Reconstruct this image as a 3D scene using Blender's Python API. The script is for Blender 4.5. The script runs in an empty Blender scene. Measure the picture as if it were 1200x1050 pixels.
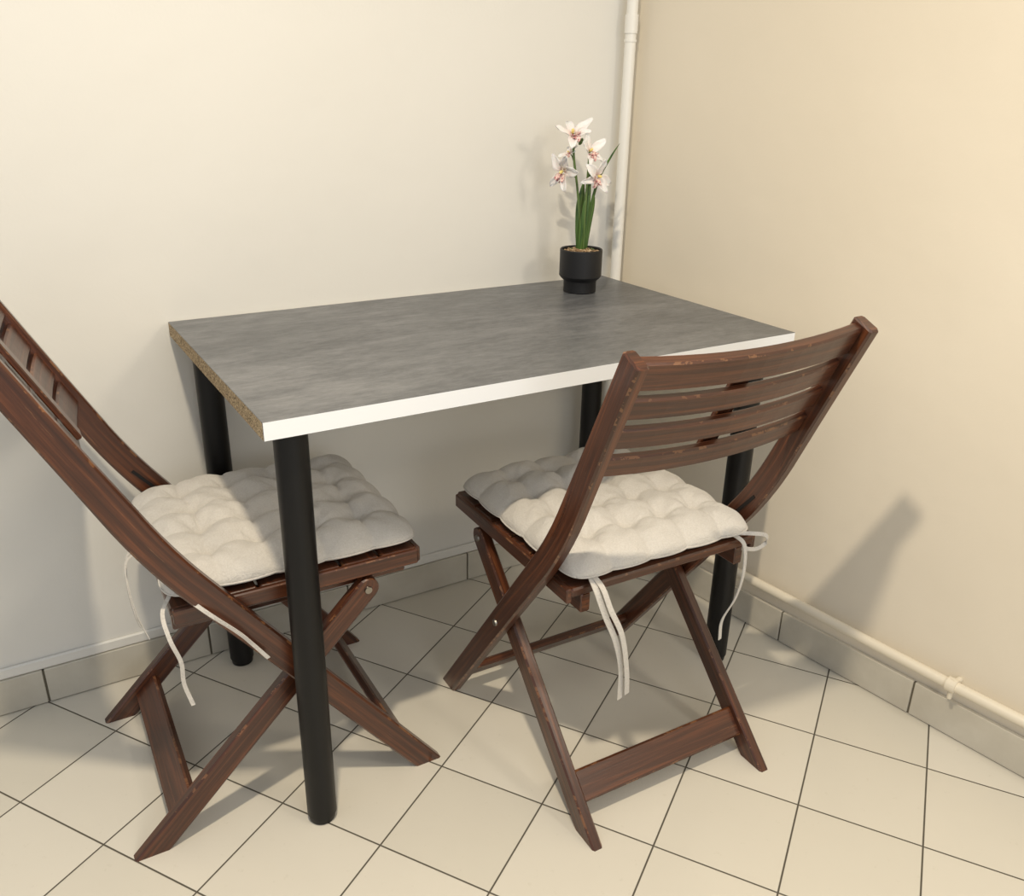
import bpy, bmesh, math, random
from mathutils import Vector, Matrix
random.seed(4)
S=bpy.context.scene
S.view_settings.view_transform='Standard'
C=bpy.context.collection

# ---------------------------------------------------------------- helpers
def link(o): C.objects.link(o); return o
def empty(name,loc=(0,0,0),rz=0):
    o=bpy.data.objects.new(name,None); o.location=loc; o.rotation_euler=(0,0,rz); o.empty_display_size=.1
    return link(o)
def mobj(name,me,parent=None):
    o=bpy.data.objects.new(name,me); link(o)
    if parent: o.parent=parent
    return o
def from_bm(name,bm,mats,parent=None,smooth=False,recalc=True):
    if recalc: bmesh.ops.recalc_face_normals(bm,faces=bm.faces)
    me=bpy.data.meshes.new(name); bm.to_mesh(me); bm.free()
    for m in mats: me.materials.append(m)
    for p in me.polygons: p.use_smooth=smooth
    return mobj(name,me,parent)
def box(bm,x0,x1,y0,y1,z0,z1):
    vs=[bm.verts.new(p) for p in [(x0,y0,z0),(x1,y0,z0),(x1,y1,z0),(x0,y1,z0),(x0,y0,z1),(x1,y0,z1),(x1,y1,z1),(x0,y1,z1)]]
    fs=[bm.faces.new([vs[i] for i in f]) for f in [(0,3,2,1),(4,5,6,7),(0,1,5,4),(1,2,6,5),(2,3,7,6),(3,0,4,7)]]
    return vs,fs
def catmull(P,n=6):
    P=[Vector(p) for p in P]; Q=[P[0]*2-P[1]]+P+[P[-1]*2-P[-2]]; out=[]
    for i in range(1,len(Q)-2):
        a,b,c,d=Q[i-1:i+3]
        for k in range(n):
            t=k/n
            out.append(.5*((2*b)+(c-a)*t+(2*a-5*b+4*c-d)*t*t+(3*b-a-3*c+d)*t**3))
    out.append(P[-1]); return out
def beam(bm,path,side,thick,depth,ch=.003,cut0=None,cut1=None,round1=False,round0=False,caps=True):
    """loft a chamfered rectangle along path. thick along side, depth across. UV: metric, u along grain"""
    uvl=bm.loops.layers.uv.verify(); col=bm.loops.layers.color.get('wear') or bm.loops.layers.color.new('wear')
    path=[Vector(p) for p in path]; n=len(path); side=Vector(side).normalized()
    dep=depth if isinstance(depth,(list,tuple)) else [depth]*n
    tan=[]
    for i in range(n):
        a=path[max(i-1,0)]; b=path[min(i+1,n-1)]; tan.append((b-a).normalized())
    st=[]
    for i in range(n): st.append([path[i],tan[i],thick/2,dep[i]/2])
    def ends(s,sgn,rnd):
        p,t,ht,hd=s; out=[]
        if rnd:
            for k in range(1,7):
                a=k/6*math.pi/2*.97
                out.append([p+t*sgn*hd*math.sin(a),t,ht,hd*math.cos(a)])
        elif ch>0:
            out.append([p+t*sgn*ch,t,ht-ch*.8,hd-ch*.8])
        return out
    if cut1 is None: st=st+ends(st[-1],1,round1)
    if cut0 is None: st=list(reversed(ends(st[0],-1,round0)))+st
    rings=[];L=0;prev=None
    off=random.random()*10
    for i,(p,t,ht,hd) in enumerate(st):
        nrm=side.cross(t).normalized()
        sd=side-t*side.dot(t); sd.normalize()
        c=min(ch,hd*.45,ht*.45) if ch>0 else 0
        if c>0: pr=[(-ht+c,-hd),(ht-c,-hd),(ht,-hd+c),(ht,hd-c),(ht-c,hd),(-ht+c,hd),(-ht,hd-c),(-ht,-hd+c)]
        else: pr=[(-ht,-hd),(ht,-hd),(ht,hd),(-ht,hd)]
        vs=[]
        for a,b in pr:
            v=p+sd*a+nrm*b
            if i==0 and cut0=='floor': v=v-t*(v.z/t.z)
            if i==len(st)-1 and cut1=='floor': v=v-t*(v.z/t.z)
            vs.append(bm.verts.new(v))
        if prev is not None: L+=(p-prev).length
        prev=p
        per=[0]
        for k in range(len(pr)):
            a=pr[k];b=pr[(k+1)%len(pr)]; per.append(per[-1]+math.hypot(a[0]-b[0],a[1]-b[1]))
        rings.append((vs,L,per))
    m=len(rings[0][0])
    for i in range(len(rings)-1):
        A,la,pa=rings[i];B,lb,pb=rings[i+1]
        for k in range(m):
            k2=(k+1)%m
            f=bm.faces.new([A[k],A[k2],B[k2],B[k]])
            for lp,uv in zip(f.loops,[(la,pa[k]),(la,pa[k+1]),(lb,pb[k+1]),(lb,pb[k])]): lp[uvl].uv=(uv[0]+off,uv[1]+off*.37)
            w=1.0 if (m==8 and k%2==1) else 0.0
            for lp in f.loops: lp[col]=(w,w,w,1)
    for R,rv in ((rings[0],True),(rings[-1],False)):
        f=bm.faces.new(list(reversed(R[0])) if rv else R[0])
        for lp in f.loops: lp[uvl].uv=(off+lp.vert.co.x*.3,off+lp.vert.co.y+lp.vert.co.z); lp[col]=(.6,.6,.6,1)
def cyl(bm,p0,p1,r0,r1=None,n=24,caps=True):
    p0=Vector(p0);p1=Vector(p1); r1=r0 if r1 is None else r1
    t=(p1-p0).normalized(); a=t.orthogonal().normalized(); b=t.cross(a)
    R=[]
    for p,r in ((p0,r0),(p1,r1)):
        R.append([bm.verts.new(p+(a*math.cos(2*math.pi*k/n)+b*math.sin(2*math.pi*k/n))*r) for k in range(n)])
    for k in range(n): bm.faces.new([R[0][k],R[0][(k+1)%n],R[1][(k+1)%n],R[1][k]]).smooth=True
    if caps: bm.faces.new(list(reversed(R[0]))); bm.faces.new(R[1])
def tube(bm,path,rad,n=12):
    path=[Vector(p) for p in path]; rad=rad if isinstance(rad,list) else [rad]*len(path)
    prev=None; a=None
    for i,p in enumerate(path):
        t=(path[min(i+1,len(path)-1)]-path[max(i-1,0)]).normalized()
        if a is None: a=t.orthogonal().normalized()
        else: a=(a-t*a.dot(t)).normalized()
        b=t.cross(a)
        R=[bm.verts.new(p+(a*math.cos(2*math.pi*k/n)+b*math.sin(2*math.pi*k/n))*rad[i]) for k in range(n)]
        if prev:
            for k in range(n): bm.faces.new([prev[k],prev[(k+1)%n],R[(k+1)%n],R[k]])
        else: bm.faces.new(list(reversed(R)))
        prev=R
    bm.faces.new(prev)
def lathe(bm,prof,n=48,c=(0,0)):
    prev=None
    for r,z in prof:
        if r<1e-5: R=[bm.verts.new((c[0],c[1],z))]
        else: R=[bm.verts.new((c[0]+r*math.cos(2*math.pi*k/n),c[1]+r*math.sin(2*math.pi*k/n),z)) for k in range(n)]
        if prev:
            for k in range(n):
                k2=(k+1)%n
                if len(prev)==1 and len(R)>1: bm.faces.new([prev[0],R[k],R[k2]])
                elif len(R)==1 and len(prev)>1: bm.faces.new([prev[k],prev[k2],R[0]])
                elif len(R)>1: bm.faces.new([prev[k],prev[k2],R[k2],R[k]])
        prev=R
def autosmooth(o,ang=35):
    me=o.data
    for p in me.polygons: p.use_smooth=True
    bm=bmesh.new(); bm.from_mesh(me)
    for e in bm.edges:
        if len(e.link_faces)==2 and e.calc_face_angle(0)>math.radians(ang): e.smooth=False
    bm.to_mesh(me); bm.free()
def lin(c):
    return tuple(((v/255)/12.92 if v/255<=.04045 else ((v/255+.055)/1.055)**2.4) for v in c)+(1,)

# ---------------------------------------------------------------- materials
class M:
    def __init__(s,name):
        s.m=bpy.data.materials.new(name); s.m.use_nodes=True; s.t=s.m.node_tree; s.b=s.t.nodes['Principled BSDF']
    def n(s,typ,**kw):
        x=s.t.nodes.new(typ)
        for k,v in kw.items():
            if k in x.inputs.keys(): x.inputs[k].default_value=v
            else: setattr(x,k,v)
        return x
    def l(s,a,b): s.t.links.new(a,b)
    def ramp(s,fac,stops):
        r=s.n('ShaderNodeValToRGB'); cr=r.color_ramp
        while len(cr.elements)<len(stops): cr.elements.new(.5)
        for e,(p,c) in zip(cr.elements,stops): e.position=p; e.color=c
        s.l(fac,r.inputs[0]); return r.outputs[0]
    def mix(s,f,a,b,blend='MIX'):
        x=s.n('ShaderNodeMix',data_type='RGBA',blend_type=blend)
        for i,v in ((0,f),(6,a),(7,b)):
            if hasattr(v,'links'): s.l(v,x.inputs[i])
            else: x.inputs[i].default_value=v
        return x.outputs[2]
    def math(s,op,a,b=None,c=None):
        x=s.n('ShaderNodeMath',operation=op)
        for i,v in enumerate((a,b,c)):
            if v is None: continue
            if hasattr(v,'links'): s.l(v,x.inputs[i])
            else: x.inputs[i].default_value=v
        return x.outputs[0]
    def bump(s,h,strength=.2,dist=.002):
        x=s.n('ShaderNodeBump'); x.inputs['Strength'].default_value=strength; x.inputs['Distance'].default_value=dist
        s.l(h,x.inputs['Height']); s.l(x.outputs[0],s.b.inputs['Normal'])
def plain(name,c,rough=.5,metal=0,spec=.5):
    m=M(name); m.b.inputs['Base Color'].default_value=lin(c); m.b.inputs['Roughness'].default_value=rough
    m.b.inputs['Metallic'].default_value=metal; m.b.inputs['Specular IOR Level'].default_value=spec
    return m
def noise(m,scale,detail=4,rough=.5,vec=None,dist=0):
    x=m.n('ShaderNodeTexNoise'); x.inputs['Scale'].default_value=scale; x.inputs['Detail'].default_value=detail; x.inputs['Roughness'].default_value=rough; x.inputs['Distortion'].default_value=dist
    if vec is not None: m.l(vec,x.inputs['Vector'])
    return x.outputs['Fac']
def coord(m,which='Object',scale=(1,1,1),rot=(0,0,0),loc=(0,0,0)):
    tc=m.n('ShaderNodeTexCoord'); mp=m.n('ShaderNodeMapping'); mp.inputs['Scale'].default_value=scale; mp.inputs['Rotation'].default_value=rot; mp.inputs['Location'].default_value=loc
    m.l(tc.outputs[which],mp.inputs[0]); return mp.outputs[0]

def wallmat(name,c1,c2,spec=.35):
    m=M(name); v=coord(m)
    m.l(m.ramp(noise(m,.9,3,.5,v),[(.3,lin(c1)),(.7,lin(c2))]),m.b.inputs['Base Color'])
    m.b.inputs['Roughness'].default_value=.48; m.b.inputs['Specular IOR Level'].default_value=spec
    h=m.math('ADD',noise(m,5,3,.5,v),m.math('MULTIPLY',noise(m,160,3,.6,v),.06))
    m.bump(h,.35,.01); return m.m
MAT_WALLB=wallmat('painted_wall_white',(221,219,212),(227,225,219))
MAT_WALLR=wallmat('painted_wall_cream',(222,212,193),(228,219,202))

def tilemat():
    m=M('floor_tile'); P=.202; ox,oy=-.225,-.947; a=math.radians(33)
    tc=m.n('ShaderNodeTexCoord'); sp=m.n('ShaderNodeSeparateXYZ'); m.l(tc.outputs['Object'],sp.inputs[0])
    x=m.math('SUBTRACT',sp.outputs[0],ox); y=m.math('SUBTRACT',sp.outputs[1],oy)
    u=m.math('DIVIDE',m.math('ADD',m.math('MULTIPLY',x,math.cos(a)),m.math('MULTIPLY',y,math.sin(a))),P)
    v=m.math('DIVIDE',m.math('SUBTRACT',m.math('MULTIPLY',y,math.cos(a)),m.math('MULTIPLY',x,math.sin(a))),P)
    def edge(w): 
        f=m.math('FRACT',w); return m.math('MINIMUM',f,m.math('SUBTRACT',1.0,f))
    e=m.math('MINIMUM',edge(u),edge(v))
    mr=m.n('ShaderNodeMapRange'); mr.interpolation_type='SMOOTHSTEP'; mr.inputs['From Min'].default_value=.0045; mr.inputs['From Max'].default_value=.0095; m.l(e,mr.inputs[0]); tile=mr.outputs[0]
    cb=m.n('ShaderNodeCombineXYZ'); m.l(m.math('FLOOR',u),cb.inputs[0]); m.l(m.math('FLOOR',v),cb.inputs[1])
    wn=m.n('ShaderNodeTexWhiteNoise'); m.l(cb.outputs[0],wn.inputs['Vector'])
    var=m.ramp(wn.outputs['Value'],[(0,lin((210,205,192))),(1,lin((219,214,202)))])
    spk=noise(m,55,6,.7,tc.outputs['Object']); 
    var=m.mix(m.math('MULTIPLY',m.math('LESS_THAN',spk,.36),.16),var,lin((186,180,163)))
    cl=noise(m,7,4,.6,tc.outputs['Object'])
    var=m.mix(m.math('MULTIPLY',cl,.12),var,lin((190,183,167)))
    m.l(m.mix(tile,lin((84,79,68)),var),m.b.inputs['Base Color'])
    rr=m.n('ShaderNodeMapRange'); m.l(tile,rr.inputs[0]); rr.inputs['To Min'].default_value=.85; rr.inputs['To Max'].default_value=.22
    m.l(rr.outputs[0],m.b.inputs['Roughness']); m.b.inputs['Specular IOR Level'].default_value=.5
    m.bump(m.math('ADD',tile,m.math('MULTIPLY',noise(m,30,3,.5,tc.outputs['Object']),.08)),.5,.0015)
    return m.m
MAT_TILE=tilemat()
def bbmat():
    m=M('baseboard_tile'); v=coord(m)
    m.l(m.ramp(noise(m,9,5,.6,v),[(.3,lin((184,178,164))),(.7,lin((200,195,182)))]),m.b.inputs['Base Color'])
    m.b.inputs['Roughness'].default_value=.35; return m.m
MAT_BB=bbmat()
MAT_GROUT=plain('grout',(104,98,84),.9).m
MAT_PIPE=plain('pipe_paint',(232,230,223),.35).m
MAT_PIPE2=plain('cream_pipe_paint',(224,215,196),.4).m

def woodmat():
    m=M('dark_stained_wood'); v=coord(m,'UV',(2.0,70,1)); v2=coord(m,'UV',(1,16,1)); 
    g=noise(m,1.6,8,.66,v,.35); g2=noise(m,2.2,4,.55,v2,.6)
    base=m.ramp(g,[(.28,lin((40,20,12))),(.5,lin((74,39,22))),(.70,lin((118,67,38)))])
    base=m.mix(m.math('MULTIPLY',g2,.42),base,lin((42,23,15)))
    at=m.n('ShaderNodeAttribute',attribute_name='wear')
    tc=m.n('ShaderNodeTexCoord')
    wn=noise(m,38,5,.7,tc.outputs['Object'])
    wear=m.math('MULTIPLY',at.outputs['Fac'],m.math('GREATER_THAN',wn,.57))
    sc=noise(m,1.3,6,.75,coord(m,'UV',(3,100,1),loc=(3,1,0)))
    scr=m.math('MULTIPLY',m.math('GREATER_THAN',sc,.64),.25)
    f=m.math('MAXIMUM',m.math('MULTIPLY',wear,.38),scr)
    m.l(m.mix(f,base,lin((158,112,74))),m.b.inputs['Base Color'])
    rr=m.n('ShaderNodeMapRange'); m.l(g2,rr.inputs[0]); rr.inputs['To Min'].default_value=.22; rr.inputs['To Max'].default_value=.40; m.l(rr.outputs[0],m.b.inputs['Roughness'])
    m.b.inputs['Coat Weight'].default_value=.25; m.b.inputs['Coat Roughness'].default_value=.22
    m.bump(g,.4,.0012); return m.m
MAT_WOOD=woodmat()

def fabric():
    m=M('cotton_fabric'); v=coord(m)
    w1=m.n('ShaderNodeTexWave'); w1.bands_direction='X'; w1.inputs['Scale'].default_value=260; w1.inputs['Distortion'].default_value=.6; m.l(v,w1.inputs[0])
    w2=m.n('ShaderNodeTexWave'); w2.bands_direction='Y'; w2.inputs['Scale'].default_value=260; w2.inputs['Distortion'].default_value=.6; m.l(v,w2.inputs[0])
    h=m.math('ADD',w1.outputs['Fac'],w2.outputs['Fac'])
    n=noise(m,400,2,.6,v)
    m.l(m.ramp(n,[(.3,lin((199,194,186))),(.7,lin((210,206,199)))]),m.b.inputs['Base Color'])
    m.b.inputs['Roughness'].default_value=.95; m.b.inputs['Specular IOR Level'].default_value=.15
    m.b.inputs['Sheen Weight'].default_value=.2
    m.bump(m.math('ADD',m.math('MULTIPLY',h,.4),m.math('MULTIPLY',noise(m,36,5,.65,v,1.8),6.0)),.5,.0017); return m.m
MAT_FAB=fabric()

def topmat():
    m=M('concrete_laminate')
    a=noise(m,3.4,12,.74,coord(m,'Object',(1.0,2.4,1),(0,0,.04)),.25)
    b=noise(m,26,10,.82,coord(m,'Object',(1,3.4,1)),.1)
    c=m.ramp(a,[(.36,lin((70,72,75))),(.5,lin((94,96,99))),(.62,lin((124,125,127)))])
    c=m.mix(.45,c,m.ramp(b,[(.38,lin((62,64,67))),(.62,lin((124,125,127)))]))
    s=noise(m,2.5,6,.8,coord(m,'Object',(1.5,60,1),(0,0,.12)))
    c=m.mix(m.math('MULTIPLY',m.math('GREATER_THAN',s,.63),.22),c,lin((158,158,158)))
    m.l(c,m.b.inputs['Base Color']); m.b.inputs['Roughness'].default_value=.38; m.b.inputs['Specular IOR Level'].default_value=.5
    m.bump(b,.08,.0008); return m.m
MAT_TOP=topmat()
MAT_EDGE=plain('white_edge_band',(229,232,236),.4).m
def chip():
    m=M('raw_chipboard'); v=coord(m,'Object',(1,1,1))
    vo=m.n('ShaderNodeTexVoronoi'); vo.inputs['Scale'].default_value=480; m.l(v,vo.inputs['Vector'])
    sx=m.n('ShaderNodeSeparateColor'); m.l(vo.outputs['Color'],sx.inputs[0])
    m.l(m.ramp(sx.outputs[0],[(0,lin((96,80,58))),(.4,lin((152,132,100))),(1,lin((198,178,144)))]),m.b.inputs['Base Color'])
    m.b.inputs['Roughness'].default_value=.9; m.bump(sx.outputs[0],.3,.0008); return m.m
MAT_CHIP=chip()
MAT_BLACK=plain('black_powder_coat',(8,8,9),.42,spec=.35).m
MAT_BOLT=plain('zinc_bolt',(150,146,138),.35,1).m
MAT_DARK=plain('dark_slot',(16,10,8),.8).m
MAT_POT=plain('matte_black_ceramic',(13,14,18),.5).m

# ---------------------------------------------------------------- setting
def structure(o,name): o.name=name; o['kind']='structure'; return o
WX,WK=.056,.124      # right wall plane x = WX + WK*|y|
YB=.014
ang=math.atan(WK)
bm=bmesh.new(); box(bm,-3.2,1.2,-3.6,.4,-.1,0); structure(from_bm('floor',bm,[MAT_TILE]),'floor')
bm=bmesh.new(); box(bm,-3.2,WX+.25,YB,YB+.15,0,2.6); structure(from_bm('wall_back',bm,[MAT_WALLB]),'wall_back')
bm=bmesh.new()
ca,sa=math.cos(ang),math.sin(ang)
def rw(s,d,z): # s distance along right wall from corner, d distance into the room from the wall face
    return Vector((WX+s*sa-d*ca, YB-s*ca-d*sa, z))
vs=[bm.verts.new(p) for p in [rw(0,0,0),rw(3.4,0,0),rw(3.4,-.15,0),rw(0,-.15,0),rw(0,0,2.6),rw(3.4,0,2.6),rw(3.4,-.15,2.6),rw(0,-.15,2.6)]]
for f in [(0,3,2,1),(4,5,6,7),(0,1,5,4),(1,2,6,5),(2,3,7,6),(3,0,4,7)]: bm.faces.new([vs[i] for i in f])
structure(from_bm('wall_right',bm,[MAT_WALLR]),'wall_right')
def bboard(name,fn,start,n,tl,Lmax,h=.078):
    bm=bmesh.new()
    def pbox(s0,s1,d0,d1,z0,z1,mi,bev=0):
        P=[fn(s0,d0,z0),fn(s1,d0,z0),fn(s1,d1,z0),fn(s0,d1,z0),fn(s0,d0,z1),fn(s1,d0,z1),fn(s1,d1,z1),fn(s0,d1,z1)]
        vs=[bm.verts.new(p) for p in P]; fs=[]
        for f in [(0,3,2,1),(4,5,6,7),(0,1,5,4),(1,2,6,5),(2,3,7,6),(3,0,4,7)]:
            ff=bm.faces.new([vs[i] for i in f]); ff.material_index=mi; fs.append(ff)
        if bev:
            es=list({e for f in fs for e in f.edges}); r=bmesh.ops.bevel(bm,geom=es,offset=bev,segments=2,affect='EDGES',profile=.5)
    pbox(0.01,Lmax,.0005,.0065,0.0005,h-.003,1)
    s=start
    for i in range(n):
        a=max(s,.011); b=min(s+tl-.004,Lmax)
        if b>a+.01: pbox(a,b,.0006,.010,.002,h,0,.0015)
        s+=tl
    structure(from_bm(name,bm,[MAT_BB,MAT_GROUT]),name)
bboard('baseboard_back',lambda s,d,z:Vector((WX-.001-s,YB-d,z)),-.209,12,.318,3.2)
bboard('baseboard_right',lambda s,d,z:rw(s,d,z),-.025,12,.312,3.3)
bm=bmesh.new(); box(bm,-3.15,-.01,YB-.008,YB-.0005,.0785,.102); o=from_bm('trim_1',bm,[MAT_WALLB]); structure(o,'trim_1')
o.modifiers.new('b','BEVEL').width=.003

# pipes
def finish(o,label,cat,group=None):
    o['label']=label; o['category']=cat
    if group: o['group']=group
bm=bmesh.new(); px,py=.0255,-.018; r=.0125
tube(bm,[(px,py,z*.2+.001) for z in range(0,13)],r,24)
cyl(bm,(px,py,1.275),(px,py,1.312),r+.0022,n=24)
cyl(bm,(px,py,1.258),(px,py,1.263),r+.0016,n=24)
pv=from_bm('water_pipe',bm,[MAT_PIPE]); autosmooth(pv)
finish(pv,'thin white painted vertical pipe in the corner','pipe')
bm=bmesh.new(); tube(bm,[rw(s*.1+.075,.03,.130+.003*math.sin(s*.5)) for s in range(0,33)],.0105,20)
ph=from_bm('heating_pipe',bm,[MAT_PIPE2]); autosmooth(ph)
finish(ph,'slim cream painted pipe running low above the baseboard','pipe')
for s in (.32,.985,1.9):
    z=.130+.003*math.sin((s-.075)*5)
    bm=bmesh.new()
    cyl(bm,rw(s-.009,.03,z),rw(s+.009,.03,z),.0140,n=20)
    cyl(bm,rw(s,.0005,z),rw(s,.022,z),.006,n=12)
    cyl(bm,rw(s,.03,z+.014),rw(s,.03,z-.03),.0045,n=10)
    from_bm('pipe_clamp',bm,[MAT_PIPE2],ph)

# ---------------------------------------------------------------- table
L,W,H,T=1.004,.602,.745,.0275
tab=empty('dining_table',(-L/2,-W/2,0))
finish(tab,'table with grey concrete-look top, white edge and round black legs','table')
bm=bmesh.new()
vs,fs=box(bm,-L/2,L/2,-W/2,W/2,H-T,H)
for f,mi in zip(fs,(1,0,1,1,1,2)): f.material_index=mi
bmesh.ops.bevel(bm,geom=[e for e in bm.edges],offset=.0007,segments=1,affect='EDGES')
from_bm('tabletop',bm,[MAT_TOP,MAT_EDGE,MAT_CHIP],tab)
a=.05; LR=.0245
legme=None
for sx in (-1,1):
    for sy in (-1,1):
        if legme is None:
            bm=bmesh.new()
            lathe(bm,[(0,0),(LR-.006,0),(LR-.003,.002),(LR-.002,.012),(LR-.002,.014),(LR,.0145),(LR,H-T-.012),(LR+.0005,H-T-.012),(LR+.004,H-T-.008),(LR+.006,H-T-.0005),(0,H-T-.0005)],40)
            o=from_bm('leg',bm,[MAT_BLACK],tab); autosmooth(o); legme=o.data
        else: o=mobj('leg',legme,tab)
        o.location=(sx*(L/2-a),sy*(W/2-a),0)

# ---------------------------------------------------------------- chair (local: +y forward, rear feet at y=0)
yF,yS,zS=.4768,.3853,.3853
w,w2=.2095,.187; th=.02
def arcpath(pts,r=.08,n=6):
    a,b,c=[Vector(p) for p in pts]
    d0=(a-b).normalized(); d1=(c-b).normalized(); p0=b+d0*r; p1=b+d1*r
    out=[a, a.lerp(p0,.5)]
    for k in range(n+1):
        t=k/n; out.append(p0.lerp(b,t).lerp(b.lerp(p1,t),t))
    out+= [p1.lerp(c,.33),p1.lerp(c,.66),c]; return out
def build_chair(yBd,zBd,yT,zT,slat,cent):
    random.seed(11)
    chair=empty('folding_chair')
    ud=Vector((0,yT-yBd,zT-zBd)).normalized()
    top=Vector((0,yT,zT))
    for s in (-1,1):
        bm=bmesh.new()
        path=arcpath([(s*w,yF,.0),(s*w,yBd,zBd),(s*w,top.y,top.z)])
        dep=[.041,.042]+[.044]*7+[.041,.039,.038]
        beam(bm,path,(1,0,0),th,dep,.003,cut0='floor')
        from_bm('back_post',bm,[MAT_WOOD],chair)
    for s in (-1,1):
        bm=bmesh.new()
        beam(bm,[(s*w2,0,0),(s*w2,yS*.5,zS*.5),(s*w2,yS,zS)],(1,0,0),th,.04,.003,cut0='floor',round1=True)
        from_bm('leg',bm,[MAT_WOOD],chair)
    nb=Vector((0,-ud.z,ud.y))
    def onpost(dist): return top-ud*dist
    bm=bmesh.new()
    def rail(c,h,thk=.016,bow=.018,hw=w-th/2-.0005):
        P=[]
        for i in range(13):
            u=-1+2*i/12; P.append(c+Vector((u*hw,0,0))+nb*(bow*(1-u*u)-.004))
        beam(bm,P,nb,thk,h,.003)
    rail(onpost(.027),.048,.018)
    for d in cent: rail(onpost(d),slat,.013)
    beam(bm,[onpost(cent[-1]+.004)+nb*(-.0015),onpost(.03)+nb*(-.0015)],(1,0,0),.034,.009,.002)
    from_bm('backrest',bm,[MAT_WOOD],chair)
    bm=bmesh.new()
    ld=Vector((0,yS,zS)).normalized(); ln=Vector((0,-ld.z,ld.y)); c=ld*.080
    beam(bm,[c+Vector((-w2+th/2,0,0)),c,c+Vector((w2-th/2,0,0))],ln,.016,.054,.003)
    from_bm('stretcher',bm,[MAT_WOOD],chair)
    bm=bmesh.new()
    pd=(Vector((0,yBd,zBd))-Vector((0,yF,0))).normalized(); pn=Vector((0,-pd.z,pd.y))
    c=Vector((0,yF,0))+pd*.070
    beam(bm,[c+Vector((-w+th/2,0,0)),c,c+Vector((w-th/2,0,0))],pn,.016,.04,.003)
    from_bm('stretcher',bm,[MAT_WOOD],chair)
    bm=bmesh.new(); zr=.405
    for s in (-1,1):
        beam(bm,[(s*.162,.085,zr),(s*.162,.27,zr),(s*.162,.46,zr)],(1,0,0),.018,.034,.002)
        beam(bm,[(s*.1935,.085,.425),(s*.1935,.27,.425),(s*.1935,.474,.425)],(1,0,0),.010,.026,.002)
    n=6; y0,y1=.078,.478; sw=(y1-y0)/n
    for i in range(n):
        yc=y0+sw*(i+.5); hw=.188
        beam(bm,[(-hw,yc,.4305),(0,yc,.4305),(hw,yc,.4305)],(0,0,1),.016,sw-.004,.003)
    beam(bm,[(-.188,.4785,.424),(0,.4785,.424),(.188,.4785,.424)],(0,1,0),.010,.028,.002)
    from_bm('seat',bm,[MAT_WOOD],chair)
    ax,ay=yS,zS; bx,by=yF-yBd,-zBd
    q=yF/(zBd*ax/ay+bx); cz=zBd*q; cy=yF-bx*q
    for s in (-1,1):
        for (xx,yy,zz) in ((w2+th/2,yS,zS),(w+th/2,cy,cz)):
            bm=bmesh.new(); cyl(bm,(s*(xx-.001),yy,zz),(s*(xx+.003),yy,zz),.007,.006,n=16)
            from_bm('bolt',bm,[MAT_BOLT],chair)['label']='small zinc pivot bolt'
        bm=bmesh.new()
        def py_(z): return yF-(yF-yBd)*z/zBd
        beam(bm,[(s*(w-th/2-.0003),py_(.455)+.002,.455),(s*(w-th/2-.0003),py_(.505)-.002,.505)],(1,0,0),.0012,.006,0)
        from_bm('slot',bm,[MAT_DARK],chair)['label']='dark groove for the folding seat'
    return chair
def place(o,X,Y,a): o.location=(X,Y,0); o.rotation_euler=(0,0,a-math.pi/2)
GA='folding dining chairs at the table'
PA=(-1.213,-.298,-.0202); PB=(-.4004,-.8253,1.543)
chA=build_chair(.076,.530,-.087,.846,.050,(.088,.147,.206)); place(chA,*PA)
finish(chA,'dark-stained wooden folding chair at the end of the table','chair',GA)
chB=build_chair(.094,.515,-.057,.847,.038,(.086,.141,.196)); place(chB,*PB)
finish(chB,'dark-stained wooden folding chair facing the long table side','chair',GA)

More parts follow.
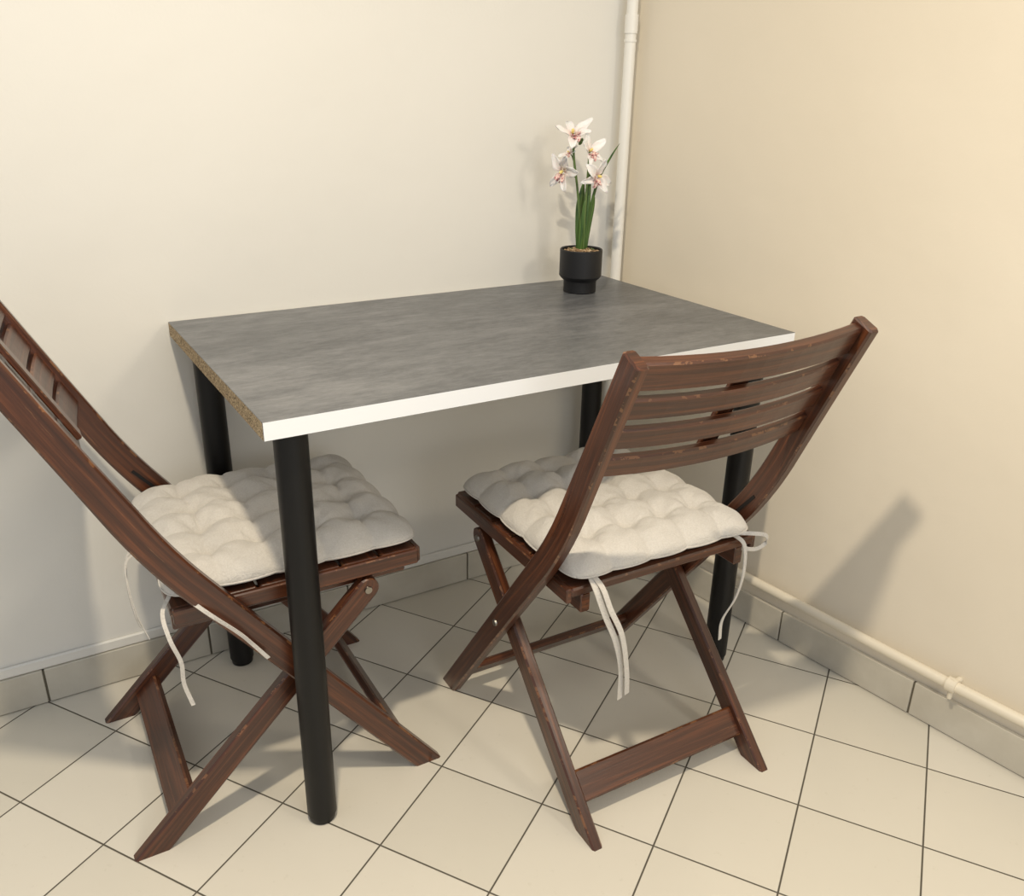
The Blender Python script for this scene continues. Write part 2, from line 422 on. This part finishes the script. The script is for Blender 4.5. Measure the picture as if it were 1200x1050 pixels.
# ---------------------------------------------------------------- cushions
def cushion_mesh(seed):
    N=120; bm=bmesh.new(); K=5
    hx,hy=.190,.205
    def shape(u,v):
        x=u*hx;y=v*hy
        ku=abs(math.sin((v+1)/2*K*math.pi)); kv=abs(math.sin((u+1)/2*K*math.pi))
        x*=1-(.03*(1-ku**.6))*abs(u)**4; y*=1-(.03*(1-kv**.6))*abs(v)**4
        cr=(abs(u)*abs(v))**8; x*=1-.03*cr; y*=1-.03*cr
        return x,y
    rnd=random.Random(seed)
    amp=[[.8+.4*rnd.random() for _ in range(K)] for _ in range(K)]
    def top(u,v):
        e=(1-abs(u)**5)*(1-abs(v)**5); e=max(e,0)**.40
        wf=(1-u*u)*(1-v*v)
        u2=u+wf*(.03*math.sin(5*v+seed)+.012*math.sin(11*v+2*u)); v2=v+wf*(.03*math.sin(5*u+1.7*seed)+.012*math.sin(12*u-3*v))
        U=(u2+1)/2*K; V=(v2+1)/2*K
        pu=abs(math.sin(U*math.pi)); pv=abs(math.sin(V*math.pi))
        i=min(int(U),K-1); j=min(int(V),K-1)
        puff=.54*(pu**.38*pv**.38)+.46*max(pu,pv)**.9
        if 0<round(U)<K and 0<round(V)<K:
            du=(U-round(U)); dv=(V-round(V)); d=math.hypot(du,dv)
            puff*=1-.82*math.exp(-(d/.16)**2)
            an=math.atan2(dv,du); puff-=.13*math.exp(-(d/.42)**2)*abs(math.sin(an*3.5+seed+i*2+j))**.7*min(d/.1,1)
        wob=.05*math.sin(7*u+3*v+seed)+.04*math.sin(11*v-5*u+2*seed)+.03*math.sin(23*u+17*v)+.04*math.sin(31*v-19*u+seed)
        return e*(.018+.025*puff*(1+wob)*amp[i][j]**(pu*pv))
    def bot(u,v):
        e=(1-abs(u)**6)*(1-abs(v)**6); return -max(e,0)**.5*.014
    idx={}
    for side in (0,1):
        for i in range(N+1):
            for j in range(N+1):
                u=-1+2*i/N; v=-1+2*j/N
                u=math.sin(u*math.pi/2)*.35+u*.65; v=math.sin(v*math.pi/2)*.35+v*.65
                edge=i in(0,N) or j in(0,N)
                if side==1 and edge: idx[1,i,j]=idx[0,i,j]; continue
                x,y=shape(u,v); z=(top(u,v) if side==0 else bot(u,v))+.0148
                idx[side,i,j]=bm.verts.new((x,y,z))
    for side in (0,1):
        for i in range(N):
            for j in range(N):
                q=[idx[side,i,j],idx[side,i+1,j],idx[side,i+1,j+1],idx[side,i,j+1]]
                if side: q.reverse()
                bm.faces.new(q)
    rim=[]
    for k in range(4*N):
        if k<N: i,j=k,0
        elif k<2*N: i,j=N,k-N
        elif k<3*N: i,j=3*N-k,N
        else: i,j=0,4*N-k
        rim.append(idx[0,i,j].co.copy())
    rim=rim[::2]; rim.append(rim[0])
    tube(bm,rim,.0018,6)
    return bm
def tie(name,parent,P,side=(1,0,0),wd=.007):
    bm=bmesh.new(); beam(bm,catmull(P,6),side,wd,.0014,0)
    return from_bm(name,bm,[MAT_FAB],parent)
GC='tufted chair cushions'
def mkcushion(seed,X,Y,a,label,dy=.281):
    e=from_bm('seat_cushion',cushion_mesh(seed),[MAT_FAB],None,smooth=True)
    fx,fy=math.cos(a),math.sin(a)
    e.location=(X+fx*dy,Y+fy*dy,.4390); e.rotation_euler=(0,0,a-math.pi/2)
    finish(e,label,'cushion',GC); return e
cA=mkcushion(3,*PA,'beige tufted seat cushion with ties on chair at table end')
cB=mkcushion(8,*PB,'beige tufted seat cushion with dangling ties, on chair facing the wall')
tie('tie',cB,[(-.155,-.198,.012),(-.16,-.222,.0),(-.15,-.235,-.04),(-.130,-.24,-.09),(-.113,-.238,-.15),(-.108,-.235,-.215)],(1,.2,0),.011)
tie('tie',cB,[(-.15,-.198,.012),(-.150,-.225,.003),(-.143,-.240,-.03),(-.122,-.246,-.08),(-.106,-.244,-.15),(-.098,-.24,-.205)],(1,.2,0),.010)
tie('tie',cB,[(.145,-.195,.012),(.150,-.22,.0),(.146,-.23,-.05),(.14,-.225,-.10),(.118,-.222,-.14),(.118,-.222,-.18)],(.9,.2,.3),.008)
tie('tie',cB,[(.15,-.195,.012),(.17,-.215,.016),(.198,-.22,.008),(.208,-.215,-.010),(.185,-.215,-.018),(.15,-.215,-.008)],(.6,.2,.8),.007)
tie('tie',cA,[(.17,-.19,.012),(.205,-.180,.022),(.229,-.150,-.005),(.232,-.115,-.045),(.229,-.095,-.075),(.231,-.075,-.105)],(.3,1,0),.006)
tie('tie',cA,[(.17,-.195,.012),(.20,-.212,.0),(.226,-.210,-.03),(.230,-.200,-.07),(.226,-.200,-.11),(.230,-.192,-.15)],(.3,1,0),.006)
tie('tie',cA,[(.00,-.200,.012),(-.005,-.232,.0),(.015,-.240,-.04),(.045,-.236,-.085),(.07,-.225,-.12)],(1,.2,0),.007)
tie('tie',cA,[(.01,-.200,.012),(.02,-.236,.004),(.045,-.243,-.03),(.06,-.240,-.07),(.058,-.235,-.10)],(1,.2,0),.006)

# ---------------------------------------------------------------- orchid
pl=empty('potted_orchid',(-.155,-.122,.745),-.553)
finish(pl,'artificial pink-white orchid in a small matte black pot on the table','potted plant')
R=.0465
bm=bmesh.new()
lathe(bm,[(0,.0003),(.034,.0003),(.036,.002),(.036,.024),(.0365,.026),(R-.004,.031),(R,.036),(R,.092),(R-.0015,.094),(R-.004,.092),(R-.005,.078),(0,.078)],56)
o=from_bm('pot',bm,[MAT_POT],pl); autosmooth(o,30)
m=M('pebbles'); vo=m.n('ShaderNodeTexVoronoi'); vo.inputs['Scale'].default_value=160; m.l(coord(m),vo.inputs['Vector'])
sx=m.n('ShaderNodeSeparateColor'); m.l(vo.outputs['Color'],sx.inputs[0]); m.l(m.ramp(sx.outputs[0],[(0,lin((95,72,48))),(.5,lin((150,122,88))),(1,lin((200,178,145)))]),m.b.inputs['Base Color'])
m.b.inputs['Roughness'].default_value=.8
bm=bmesh.new(); lathe(bm,[(R-.0055,.079),(R-.0055,.086),(.02,.091),(0,.092)],40)
for k in range(150):
    rr=math.sqrt(random.random())*(R-.009); t=random.random()*6.28; s=.0022+random.random()*.002
    mt=Matrix.Translation((rr*math.cos(t),rr*math.sin(t),.0895+(.0025 if rr<.025 else 0)))@Matrix.Diagonal((1,1,.7,1))
    bmesh.ops.create_icosphere(bm,subdivisions=1,radius=s,matrix=mt)
o=from_bm('gravel',bm,[m.m],pl,smooth=True); o['kind']='stuff'
m=M('orchid_leaf'); v=coord(m,'Object',(60,60,6)); m.l(m.ramp(noise(m,3,3,.5,v),[(.3,lin((38,70,26))),(.7,lin((86,118,52)))]),m.b.inputs['Base Color']); m.b.inputs['Roughness'].default_value=.4
MAT_LEAF=m.m
def blade(bm,P,wd,ang):
    P=catmull(P,5); n=len(P); prev=None
    sd=Vector((math.cos(ang),math.sin(ang),0)); fr=Vector((-sd.y,sd.x,0))
    for i,p in enumerate(P):
        t=i/(n-1); hw=wd*(.55+.45*math.sin(min(t*1.6,1)*math.pi/2))*(1-t**3)**.8/2+.0003
        ring=[bm.verts.new(p-sd*hw+fr*hw*.35),bm.verts.new(p),bm.verts.new(p+sd*hw+fr*hw*.35)]
        if prev:
            for k in range(2): bm.faces.new([prev[k],prev[k+1],ring[k+1],ring[k]])
        prev=ring
bm=bmesh.new()
for (P,wd,an) in [([(-.006,0,.08),(-.009,0,.14),(-.008,.004,.19),(-.002,.004,.235)],.014,.2),
    ([(.004,0,.08),(.005,-.004,.15),(.008,-.004,.21),(.010,0,.265)],.015,-.3),
    ([(0,.006,.08),(.002,.01,.16),(.000,.012,.235)],.013,.6),
    ([(-.004,-.008,.08),(-.002,-.012,.14),(.002,-.014,.20)],.013,0),
    ([(.008,.002,.08),(.014,.004,.14),(.020,.004,.18),(.023,.0,.205)],.011,.1),
    ([(.006,0,.08),(.013,.0,.16),(.028,-.004,.235),(.052,-.008,.285),(.068,-.01,.312)],.007,.3),
    ([(-.01,0,.08),(-.018,-.002,.092),(-.026,-.004,.096)],.006,1.2),
    ([(.01,-.006,.08),(.02,-.012,.095),(.027,-.016,.094)],.006,.9),
    ([(-.002,.006,.08),(-.010,.01,.15),(-.013,.012,.195)],.010,.4)]:
    blade(bm,P,wd,an)
o=from_bm('foliage',bm,[MAT_LEAF],pl,smooth=True,recalc=False); sm=o.modifiers.new('s','SOLIDIFY'); sm.thickness=.0008
m=plain('orchid_stem',(88,112,58),.45); MAT_STEM=m.m
bm=bmesh.new()
st1=catmull([(0,0,.08),(-.006,0,.15),(-.015,-.004,.22),(-.025,-.006,.28),(-.029,-.004,.33)],6)
st2=catmull([(.003,-.002,.08),(.003,-.01,.16),(.004,-.012,.21),(.006,-.010,.27),(.006,-.01,.30)],6)
tube(bm,st1,.0025,8); tube(bm,st2,.0025,8)
FL=[((-.048,-.014,.254),(-.45,-.75,-.25),1.2),((-.029,-.008,.328),(.0,-.6,.75),1.15),((.007,-.014,.294),(.5,-.6,.5),1.0),((.024,-.022,.246),(.65,-.7,-.1),1.08),((-.034,.006,.290),(-.6,-.3,.5),.62)]
for (p,d,s) in FL:
    P=Vector(p); src=min(st1+st2,key=lambda q:(q-P-Vector((0,0,-.02))).length)
    dd=Vector(d).normalized()
    tube(bm,catmull([src,src.lerp(P,.5)+Vector((0,0,.004)),P-dd*.004],4),.0013,6)
for p in [(-.012,-.004,.314)]:
    bmesh.ops.create_uvsphere(bm,u_segments=10,v_segments=8,radius=.0052,matrix=Matrix.Translation(p)@Matrix.Rotation(.5,4,'Y')@Matrix.Diagonal((.8,.8,1.5,1)))
    src=min(st1+st2,key=lambda q:(q-Vector(p)).length); tube(bm,[src,Vector(p)],.001,6)
from_bm('stem',bm,[MAT_STEM],pl,smooth=True)
m=M('orchid_petal'); tc=m.n('ShaderNodeTexCoord'); vl=m.n('ShaderNodeVectorMath',operation='LENGTH'); m.l(tc.outputs['Object'],vl.inputs[0])
d=m.math('ADD',vl.outputs['Value'],m.math('MULTIPLY',m.math('SUBTRACT',noise(m,240,3,.6,tc.outputs['Object']),.5),.010))
m.l(m.ramp(m.math('DIVIDE',d,.045),[(.08,lin((232,196,188))),(.26,lin((236,228,224))),(.7,lin((238,237,236)))]),m.b.inputs['Base Color'])
m.b.inputs['Roughness'].default_value=.6; m.b.inputs['Subsurface Weight'].default_value=.15; m.b.inputs['Subsurface Radius'].default_value=(.01,.006,.005); MAT_PET=m.m
m=M('orchid_lip'); v=coord(m); m.l(m.ramp(noise(m,220,3,.6,v),[(.40,lin((190,98,108))),(.56,lin((238,212,202)))]),m.b.inputs['Base Color']); m.b.inputs['Roughness'].default_value=.5; MAT_LIP=m.m
MAT_COL=plain('orchid_column',(232,214,130),.5).m
def petal(bm,ang,Ln,wd,tilt,mi=0,curl=.006):
    nu,nv=8,6; g=[]
    for i in range(nu+1):
        t=i/nu; row=[]
        hw=wd/2*math.sin(math.pi*min(max(t,.0),1)**.72)**.65 if 0<t<1 else wd*.05
        for j in range(nv+1):
            s=-1+2*j/nv
            x=.004+Ln*t; y=s*hw; z=tilt*t*Ln - curl*(t**2)+.35*hw*s*s+.0016*math.sin(9*t+5*s)
            row.append(bm.verts.new((x*math.cos(ang)-y*math.sin(ang),x*math.sin(ang)+y*math.cos(ang),z)))
        g.append(row)
    for i in range(nu):
        for j in range(nv): 
            f=bm.faces.new([g[i][j],g[i+1][j],g[i+1][j+1],g[i][j+1]]); f.material_index=mi
rf=random.Random(21)
for i,(p,d,s) in enumerate(FL):
    bm=bmesh.new()
    for k,(an,l_,w_) in enumerate([(90,.034,.017),(18,.034,.019),(162,.034,.019),(-48,.032,.016),(228,.032,.016)]):
        petal(bm,math.radians(an+rf.uniform(-18,18)),l_*rf.uniform(.8,1.12),w_*rf.uniform(.85,1.15),rf.uniform(.05,.85),0,rf.uniform(-.006,.016))
    petal(bm,math.radians(-90),.018,.015,.75,1,.012); petal(bm,math.radians(-60),.010,.008,1.2,1,0); petal(bm,math.radians(-120),.010,.008,1.2,1,0)
    b0=len(bm.faces)
    bmesh.ops.create_uvsphere(bm,u_segments=10,v_segments=8,radius=.0036,matrix=Matrix.Translation((0,.002,.006))@Matrix.Diagonal((.8,.8,1.6,1)))
    bm.faces.ensure_lookup_table()
    for f in bm.faces[b0:]: f.material_index=2
    o=from_bm('flower',bm,[MAT_PET,MAT_LIP,MAT_COL],pl,smooth=True,recalc=False); sm=o.modifiers.new('s','SOLIDIFY'); sm.thickness=.0007
    dd=Vector(d).normalized(); up=Vector((0,0,1)); 
    x=up.cross(dd).normalized(); y=dd.cross(x)
    mt=Matrix((x,y,dd)).transposed().to_4x4()@Matrix.Rotation((-.3,.5,.2,-.4,.8)[i],4,'Z')
    o.matrix_local=Matrix.Translation(p)@mt@Matrix.Scale(s,4)

# ---------------------------------------------------------------- lights
def area(name,loc,target,size,power,col,shape='DISK'):
    l=bpy.data.lights.new(name,'AREA'); l.energy=power; l.color=col; l.shape=shape; l.size=size
    o=bpy.data.objects.new(name,l); o.location=loc
    o.rotation_euler=(Vector(target)-Vector(loc)).to_track_quat('-Z','Y').to_euler(); link(o); return o
area('ceiling_lamp',(-1.16,-1.12,2.02),(-.80,-1.45,0),.08,26,(1,.86,.65))
area('side_lamp',(.06,-2.3,1.85),(-.6,0,.9),.32,9,(1,.89,.73))
area('fill_light',(-1.0,-3.1,1.35),(-.65,0,1.0),.9,10,(.97,.98,1.0))  # added fill behind the camera, brightens back wall and under the table; no window
wd=bpy.data.worlds.new('world'); S.world=wd; wd.use_nodes=True
wd.node_tree.nodes['Background'].inputs[0].default_value=(.96,.98,1.0,1); wd.node_tree.nodes['Background'].inputs[1].default_value=.58

# ---------------------------------------------------------------- camera
cam=bpy.data.cameras.new('camera'); co=bpy.data.objects.new('camera',cam); link(co)
yaw,pitch,roll=.553,.3907,.02
cy,sy=math.cos(yaw),math.sin(yaw)
f=Vector((sy*math.cos(pitch),cy*math.cos(pitch),-math.sin(pitch))); r=Vector((cy,-sy,0)); u=r.cross(f)
r2=r*math.cos(roll)+u*math.sin(roll); u2=-r*math.sin(roll)+u*math.cos(roll)
mt=Matrix((r2,u2,-f)).transposed().to_4x4(); mt.translation=(-1.2779,-1.6694,1.1497)
co.matrix_world=mt; cam.sensor_width=36; cam.sensor_fit='HORIZONTAL'; cam.lens=1009.5/1200*36; cam.clip_start=.02
S.camera=co
